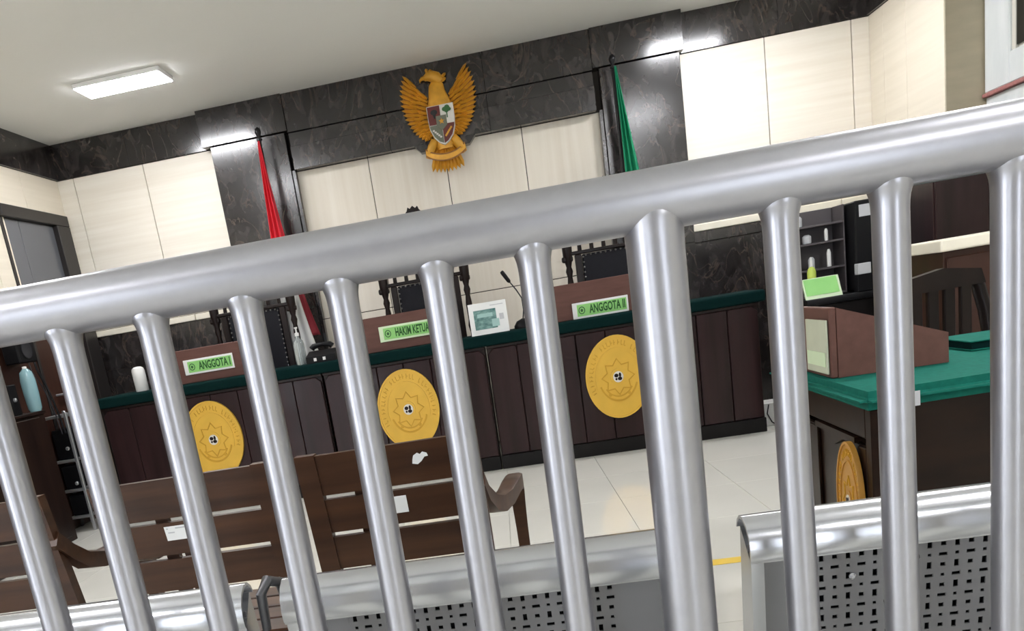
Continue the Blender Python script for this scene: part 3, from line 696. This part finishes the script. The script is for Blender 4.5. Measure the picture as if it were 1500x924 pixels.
bm = new_bm(); loft_blob(bm, [(.005, -.20), (.005, -.10), (.004, .0), (.003, .10), (.0, .16), (-.004, .20), (-.002, .245), (-.004, .275)], [.06, .085, .095, .09, .072, .062, .055, .035], [.05, .06, .065, .07, .07, .065, .055, .04], 16); obj('body', bm, 'eagle_gold', eg, True)
bm = new_bm(); loft_blob(bm, [(.040, .262), (.010, .292), (-.025, .308), (-.060, .312), (-.085, .305)], [.030, .042, .040, .030, .018], [.05, .07, .075, .06, .04], 12); hd = obj('head', bm, 'eagle_gold', eg, True)
bm = new_bm(); loft_blob(bm, [(-.078, .308), (-.100, .308), (-.115, .298), (-.118, .284)], [.016, .013, .009, .003], [.05, .045, .035, .02], 8); obj('beak', bm, 'eagle_gold', hd, True)
bm = new_bm()
for p, q in [((-.05, .335), (-.062, .372)), ((-.03, .338), (-.030, .362)), ((.035, .285), (.082, .318)), ((.04, .265), (.078, .288))]: feather(bm, p, q, .013, -.03, -.05)
obj('head_crest', bm, 'eagle_gold', hd)
bm = new_bm()
for k in range(9):
    u = (k-4)/4; feather(bm, (u*.05, -.16), (u*.122, -.345-.02*(1-u*u)), .021, -.016, -.036)
obj('tail', bm, 'eagle_gold', eg)
# shield
SH = [(-.092, .092), (.098, .092), (.098, .0), (.092, -.06), (.07, -.115), (.035, -.155), (.003, -.172), (-.03, -.155), (-.065, -.115), (-.087, -.06), (-.092, .0)]
bm = new_bm(); prism(bm, [(x*1.06, z*1.05) for x, z in SH], -.092, -.060, 'y'); sd = obj('shield', bm, 'shield_white', eg)
def spart(ol, m, y=-.0935, name='shield_field'):
    bm = new_bm(); prism(bm, ol, y-.003, y, 'y'); obj(name, bm, m, sd)
spart([(-.092, .092), (.0, .092), (.0, -.035), (-.09, -.035), (-.092, .0)], 'shield_red')
spart([(.004, .092), (.098, .092), (.098, .0), (.096, -.035), (.004, -.035)], 'shield_white')
spart([(-.0895, -.039), (.0, -.039), (.0, -.168), (-.03, -.155), (-.065, -.115), (-.087, -.06)], 'shield_grey')
spart([(.004, -.039), (.096, -.039), (.092, -.06), (.07, -.115), (.035, -.155), (.004, -.171)], 'shield_red')
spart([(-.036, .022), (.042, .022), (.042, -.048), (.003, -.078), (-.036, -.048)], 'shield_grey', -.097)
spart([((.024 if k % 2 == 0 else .010)*math.sin(PI*k/5)+.003, (.024 if k % 2 == 0 else .010)*math.cos(PI*k/5)-.018) for k in range(10)], 'eagle_gold', -.1005, 'star')
for cx, cz, r in [(.035, .060, .018), (.055, .070, .020), (.068, .055, .016), (.05, .050, .018)]: spart(ell(r, r*.85, 10, (cx, cz)), 'shield_green', -.097-(cx*.02), 'tree_crown')
spart([(.046, .035), (.054, .035), (.054, .0), (.046, .0)], 'shield_green', -.097, 'tree_trunk')
spart(ell(.026, .018, 12, (-.045, .05)), 'shield_black', -.097, 'bull_head'); spart([(-.058, .045), (-.032, .045), (-.040, .008), (-.050, .008)], 'shield_black', -.0975, 'bull_head')
for k in range(5): spart(ell(.009, .007, 8, (-.065+k*.012, -.075-k*.012)), 'shield_white', -.097, 'cotton')
for k in range(6): spart(ell(.008, .008, 8, (.022+k*.009, -.12+k*.010)), 'eagle_gold', -.097, 'chain_link')
# ribbon
bm = new_bm(); rings = []
for k in range(25):
    u = k/24*2-1; x = u*.150; z = -.205-.060*(1-u*u); y = -.070-.02*math.cos(u*3)
    rings.append([(x, y, z+.020), (x, y-.004, z+.020), (x, y-.004, z-.020), (x, y, z-.020)])
ring_sweep(bm, rings); rb = obj('ribbon', bm, 'eagle_gold', eg)
bm = new_bm()
for off in (.0215, -.0235):
    rings = []
    for k in range(25):
        u = k/24*2-1; x = u*.152; z = -.205-.060*(1-u*u)+off; y = -.070-.02*math.cos(u*3)
        rings.append([(x, y, z+.005), (x, y-.007, z+.005), (x, y-.007, z-.005), (x, y, z-.005)])
    ring_sweep(bm, rings)
obj('ribbon_border', bm, 'eagle_deep', rb)
# ================================================================== SIDE DESK (right)
sd_rz = math.radians(-3)
D = thing('side_desk', 'dark brown wooden side desk with bright green cloth top at right', 'desk', (.868, 2.10, 0), sd_rz)
# local: x to the right (depth of the desk), y away along its front
DW, DL = .75, .82
bm = new_bm(); prism(bm, [(-.03, -.03), (DW+.02, .055), (DW+.02, DL+.02), (-.03, DL+.02)], .705, .752, 'z'); bmesh.ops.bevel(bm, geom=bm.edges[:], offset=.021, segments=5, affect='EDGES'); obj('cloth_top', bm, 'green_felt', D, True)
bm = new_bm(); prism(bm, [(.022, .004), (DW, .081), (DW, .103), (.022, .026)], .0005, .704, 'z'); obj('end_panel', bm, 'side_wood', D)
box('end_panel', .022, DW, DL-.022, DL, .0005, .704, 'side_wood', D, .003)
box('corner_post', -.004, .021, -.004, .035, .0005, .7045, 'side_wood', D, .003)
box('front_board', .006, .021, .036, DL, .0005, .6, 'side_wood', D, .002)
box('top_rail', -.004, .0215, .036, DL, .625, .7045, 'side_wood', D, .003)
for a, b in [(.036, .09), (.42, .50), (.74, DL)]: box('front_stile', -.004, .0055, a, b, .0005, .6, 'side_wood', D, .002)
for a, b in [(.5, .74)]:
    bm = new_bm(); prism(bm, [(a+.03, .10), (b-.03, .10), (b-.03, .50), (b-.06, .56), (a+.06, .56), (a+.03, .50)], -.002, .005, 'x'); obj('raised_panel', bm, 'side_wood', D)
bm = new_bm(); prism(bm, [(.10, .62), (.42, .62), (.42, .605), (.33, .60), (.26, .575), (.19, .60), (.10, .605)], -.009, .0055, 'x'); obj('moulding', bm, 'side_wood', D)
cs, sn = math.cos(sd_rz), math.sin(sd_rz)
def dloc(x, y, z): return (.868+x*cs-y*sn, 2.10+x*sn+y*cs, z)
e = emblem('small oval golden emblem on the front of the side desk with the green top', dloc(-.0092, .122, .44), sd_rz-PI/2, .62)
e.scale = (.42, .62, .60)
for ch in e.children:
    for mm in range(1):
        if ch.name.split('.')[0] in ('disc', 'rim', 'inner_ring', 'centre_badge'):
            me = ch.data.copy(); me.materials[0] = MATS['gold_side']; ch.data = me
bm = new_bm(); add_box(bm, -.016, .016, -.0008, 0, -.018, .018)
tag(obj('paper_sticker', bm, 'paper_grey', None, loc=dloc(.088, -.0315+.118*.085/.80, .722), rot=(0, 0, sd_rz+math.atan(.085/.8))), 'small grey paper sticker on the green cloth edge of the side desk', 'sticker')
nb = nameboard('brown wooden name board box standing on the bright green side desk', dloc(.005, .515, .753), sd_rz-PI/2, .44, .195, .30)
t = thing('name_sign', 'faded pale name sign on the board of the side desk, seen edge on', 'name sign', dloc(.0035, .395, .765), sd_rz-PI/2, 'green name signs')
box('sign_plate', -.09, .09, -.006, -.0005, 0, .15, 'sign_old', t, .001)
box('sign_face', -.08, .08, -.0075, -.0062, .02, .06, 'sign_pale', t, .0003)
# green folder lying on the side desk
t = thing('green_folder', 'thick green folder lying on the side desk beside the brown board', 'folder', dloc(.53, .47, .753), sd_rz)
box('cover', -.10, .16, -.02, .20, .0005, .004, 'green_felt', t, .001); box('pages', -.095, .155, -.015, .195, .0042, .024, 'teal_felt', t, .001); box('cover', -.10, .16, -.02, .20, .0242, .028, 'green_felt', t, .001)
# carved chair behind the side desk
t = thing('wooden_armchair', 'dark wooden armchair with a curved back post behind the side desk', 'chair', (1.80, 3.60, 0), .25)
for s_ in (-1, 1):
    bm = new_bm(); tube(bm, [(s_*.20, .02, .0005), (s_*.20, 0, .44), (s_*.215, .03, .62), (s_*.21, .05, .76), (s_*.18, .05, .86), (s_*.15, .06, .92)], [.022, .024, .024, .026, .026, .02], 10); obj('back_post', bm, 'chair_wood', t, True)
    box('leg', s_*.20-.02, s_*.20+.02, -.42, -.38, .0005, .44, 'chair_wood', t, .003)
box('seat', -.23, .23, -.43, -.03, .44, .48, 'chair_pad', t, .01, 2)
for k in range(4): box('back_slat', -.14+k*.075, -.09+k*.075, .03, .05, .48, .90, 'chair_wood', t, .004)
bm = new_bm(); prism(bm, [(-.19, .87), (.19, .87), (.17, .93), (0, .955), (-.17, .93)], .02, .06, 'y'); obj('crest', bm, 'chair_wood', t)
# low cabinet with a cream top
t = thing('low_cabinet', 'dark brown low cabinet with a thick cream top at the right edge', 'cabinet', (2.36, 4.30, 0))
box('cabinet_top', -.36, .40, -.24, .24, 1.008, 1.062, 'cream_trim', t, .008, 2)
box('cabinet_body', -.33, .38, -.20, .22, .0005, 1.007, 'door_wood', t, .003)
for k in range(2): 
    d = box('cabinet_door', -.32+k*.352, .022+k*.352, -.216, -.2005, .06, .98, 'door_wood', t, .004)
    bm = new_bm(); lathe(bm, [(.006, 0), (.006, .015), (.012, .02), (.010, .03)], 10); obj('knob', bm, 'silver', d, True, (.0+(k*.04), -.2165, .55), (PI/2, 0, 0))
t = thing('loudspeaker', 'small black loudspeaker on the cream topped cabinet', 'loudspeaker', (2.50, 4.24, 1.063))
box('speaker_box', -.07, .09, -.07, .09, .0005, .26, 'black_plastic', t, .008)
for zz, rr in ((.09, .05), (.19, .03)):
    bm = new_bm(); lathe(bm, [(rr, 0), (rr, .006), (rr*.7, .004), (rr*.2, .002)], 18); obj('speaker_cone', bm, 'dark_grey', t, True, (.01, -.0705, zz), (PI/2, 0, 0))
bm = new_bm(); lathe(bm, [(.022, 0), (.022, .03), (.012, .045), (.016, .07), (.008, .10)], 10); tag(obj('small_figurine', bm, 'paper_grey', None, True, (2.30, 4.18, 1.0626)), 'small pale ornament on the cream topped cabinet', 'ornament')
# tall cabinet against the right wall
t = thing('tall_cabinet', 'tall dark brown wooden cabinet against the right wall behind the railing', 'cabinet', (2.69, 5.35, 0))
box('cabinet_body', -.20, .38, -.22, .33, .0005, 1.52, 'desk_wood', t, .004)
for k in range(2): box('cabinet_door', -.195+k*.288, .090+k*.288, -.238, -.2205, .05, 1.48, 'desk_wood', t, .006)
# ================================================================== CLERK'S CORNER (right of the judges' desk)
t = thing('clerk_desk', 'black cloth covered desk to the right of the judges bench', 'desk', (2.10, 5.25, 0))
bm = new_bm(); add_box(bm, -.36, .36, -.25, .25, .804, .844, .01, 2); obj('desk_top', bm, 'black_plastic', t, True)
box('front_panel', -.35, .35, -.235, -.215, .0005, .803, 'plinth', t, .003)
for s_ in (-.34, .32): box('side_panel', s_, s_+.02, -.214, .23, .0005, .803, 'plinth', t, .003)
t = thing('name_sign', 'bright green name sign lying tilted at the edge of the black clerk desk', 'name sign', (1.83, 5.01, .845), 0, 'green name signs')
bm = new_bm(); prism(bm, [(0, .0), (.012, .0), (.075, .115), (.060, .115)], -.09, .11, 'x'); obj('sign_plate', bm, 'sign_pale', t)
bm = new_bm(); prism(bm, [(.0075, .020), (.0095, .020), (.0575, .112), (.0555, .112)], -.083, .098, 'x'); obj('sign_face', bm, 'sign_green', t)
t = thing('computer_tower', 'black computer tower with white labels on the clerk desk', 'computer', (2.185, 5.22, .845))
box('case', -.13, .17, -.12, .18, .0005, .50, 'black_plastic', t, .008)
box('paper_label', -.105, -.025, -.1215, -.1203, .41, .475, 'paper_grey', t, .0003)
box('drive_button', -.01, .03, -.124, -.1203, .20, .235, 'dark_grey', t, .001)
t = thing('tape_box', 'small white box beside the black computer on the clerk desk', 'box', (2.065, 5.04, .845))
box('carton', -.035, .035, -.025, .025, .095, .155, 'paper_grey', t, .002); box('stand', -.04, .04, -.03, .03, .0005, .0945, 'black_plastic', t, .002)
t = thing('desk_organiser', 'grey desk organiser with shelves and small objects on the clerk desk', 'organiser', (1.915, 5.27, .845))
box('back_sheet', -.16, .12, .10, .11, .0005, .50, 'grey_plastic', t, .002)
for s_ in (-.165, .121): box('side_sheet', s_, s_+.008, -.06, .11, .0005, .50, 'grey_plastic', t, .002)
for z in (.0005, .15, .30, .40): box('shelf', -.156, .120, -.06, .099, z, z+.012, 'grey_plastic', t, .002)
at_lathe('glue_bottle', 'small lime yellow bottle in front of the grey organiser', 'bottle', [(.022, 0), (.024, .01), (.024, .13), (.018, .15), (.008, .16)], 'lime', (1.815, 5.12, .845+.02), 14, parts=[('nozzle', [(.008, .161), (.007, .19), (.003, .215)], 'white_plastic'), ('foot', [(.022, -.0195), (.022, -.0005)], 'white_plastic')])
for (x, z, r, hh, m, lb) in [(1.86, .163, .018, .07, 'paper_grey', 'small grey pot on the middle shelf of the organiser'), (1.96, .163, .012, .10, 'white_plastic', 'thin white tube on the middle shelf of the organiser'), (1.84, .313, .025, .05, 'paper_grey', 'round grey tape roll on the upper shelf of the organiser'), (1.95, .313, .010, .07, 'white_plastic', 'white marker standing on the upper shelf of the organiser'), (1.80, .413, .018, .06, 'paper_grey', 'small pale cup on top of the organiser')]:
    bm = new_bm(); lathe(bm, [(r*.9, 0), (r, .005), (r, hh*.8), (r*.5, hh)], 12); tag(obj('small_pot', bm, m, None, True, (x, 5.24, .845+z)), lb, 'pot', 'small objects in the organiser')
t = thing('white_box', 'white box with a cable on the floor at the right end of the judges bench', 'box', (1.79, 5.88, 0))
box('carton', -.09, .09, -.08, .08, .0005, .16, 'white_plastic', t, .004)
bm = new_bm(); tube(bm, [(-.06, -.083, .15), (-.075, -.09, .09), (-.05, -.10, .03), (-.02, -.12, .006)], .004, 6); obj('cable', bm, 'dark_grey', t, True)
# ================================================================== EQUIPMENT BY THE LEFT WALL
t = thing('equipment_cabinet', 'dark brown cabinet against the left wall carrying black equipment', 'cabinet', (-3.27, 4.75, 0))
box('cabinet_body', -.085, .09, -.60, .58, .0005, .905, 'desk_wood_dark', t, .004)
box('cabinet_top', -.085, .10, -.61, .59, .906, .928, 'desk_wood_dark', t, .004)
for k in range(2): box('cabinet_door', .0905, .104, -.59+k*.545, -.05+k*.545, .04, .89, 'desk_wood_dark', t, .004)
t = thing('equipment_rack', 'black equipment rack with a silver frame beside the left end of the judges bench', 'rack', (-3.19, 5.72, 0))
for sx in (-.15, .026):
    for sy in (-.16, .14): box('post', sx-.011, sx+.011, sy-.011, sy+.011, .0005, .88, 'silver', t, .003)
for z in (.10, .30, .52, .845):
    box('shelf', -.138, .010, -.165, .150, z, z+.02, 'silver', t, .003)
for z, hh in ((.121, .15), (.321, .17), (.541, .22)): box('device', -.125, .004, -.14, .12, z, z+hh, 'black_plastic', t, .006)
for (yy, zz) in ((-.1415, .36), (-.1415, .62)):
    bm = new_bm(); lathe(bm, [(.014, 0), (.014, .01), (.010, .014)], 12); obj('knob', bm, 'silver', t, True, (-.03, yy, zz), (PI/2, 0, 0))
t = thing('amplifier', 'black amplifier on the dark brown equipment cabinet', 'amplifier', (-3.27, 4.98, .9285))
box('case', -.075, .085, -.20, .12, .0005, .20, 'black_plastic', t, .006)
for k in range(3):
    bm = new_bm(); lathe(bm, [(.013, 0), (.013, .012), (.009, .015)], 12); obj('knob', bm, 'silver', t, True, (.0855, -.12+k*.09, .10), (0, PI/2, 0))
t = thing('wall_loudspeaker', 'black loudspeaker fixed to the left wall above the pale blue jug', 'loudspeaker', (-3.30, 5.44, 1.26))
box('speaker_box', -.062, .05, -.11, .11, .0, .24, 'black_plastic', t, .008)
box('bracket', -.068, -.0625, -.03, .03, .08, .13, 'dark_grey', t, .002)
for zz, rr in ((.085, .06), (.185, .035)):
    bm = new_bm(); lathe(bm, [(rr, 0), (rr, .006), (rr*.7, .004), (rr*.2, .002)], 18); obj('speaker_cone', bm, 'dark_grey', t, True, (.0505, 0, zz), (0, PI/2, 0))
t = thing('water_jug', 'pale blue rounded plastic jug beside black cables near the left wall', 'jug', (-3.20, 5.275, .9285))
bm = new_bm(); lathe(bm, [(.045, 0), (.058, .02), (.064, .12), (.064, .21), (.052, .265), (.022, .29)], 18, (0, 0, 0), .8, .7); obj('jug_body', bm, 'clear_blue', t, True)
bm = new_bm(); lathe(bm, [(.014, .291), (.015, .294), (.015, .304), (.006, .306)], 14); obj('cap', bm, 'white_plastic', t, True)
for k, (dy, col, lb) in enumerate([(0, 'black_plastic', 'thick black cable hanging by the pale blue jug'), (-.05, 'dark_grey', 'grey cable looped beside the black cable')]):
    bm = new_bm(); tube(bm, [(-3.245, 5.42+dy, 1.255), (-3.235, 5.41+dy, 1.20), (-3.205, 5.42+dy*.6, 1.08), (-3.185, 5.425+dy*.4, .96), (-3.17, 5.425+dy*.4, .85), (-3.165, 5.43+dy*.4, .74)], .008 if k == 0 else .004, 8); tag(obj('cable', bm, col, None, True), lb, 'cable', 'cables by the left wall').location = (.03, .02 if k == 0 else -.0, 0)
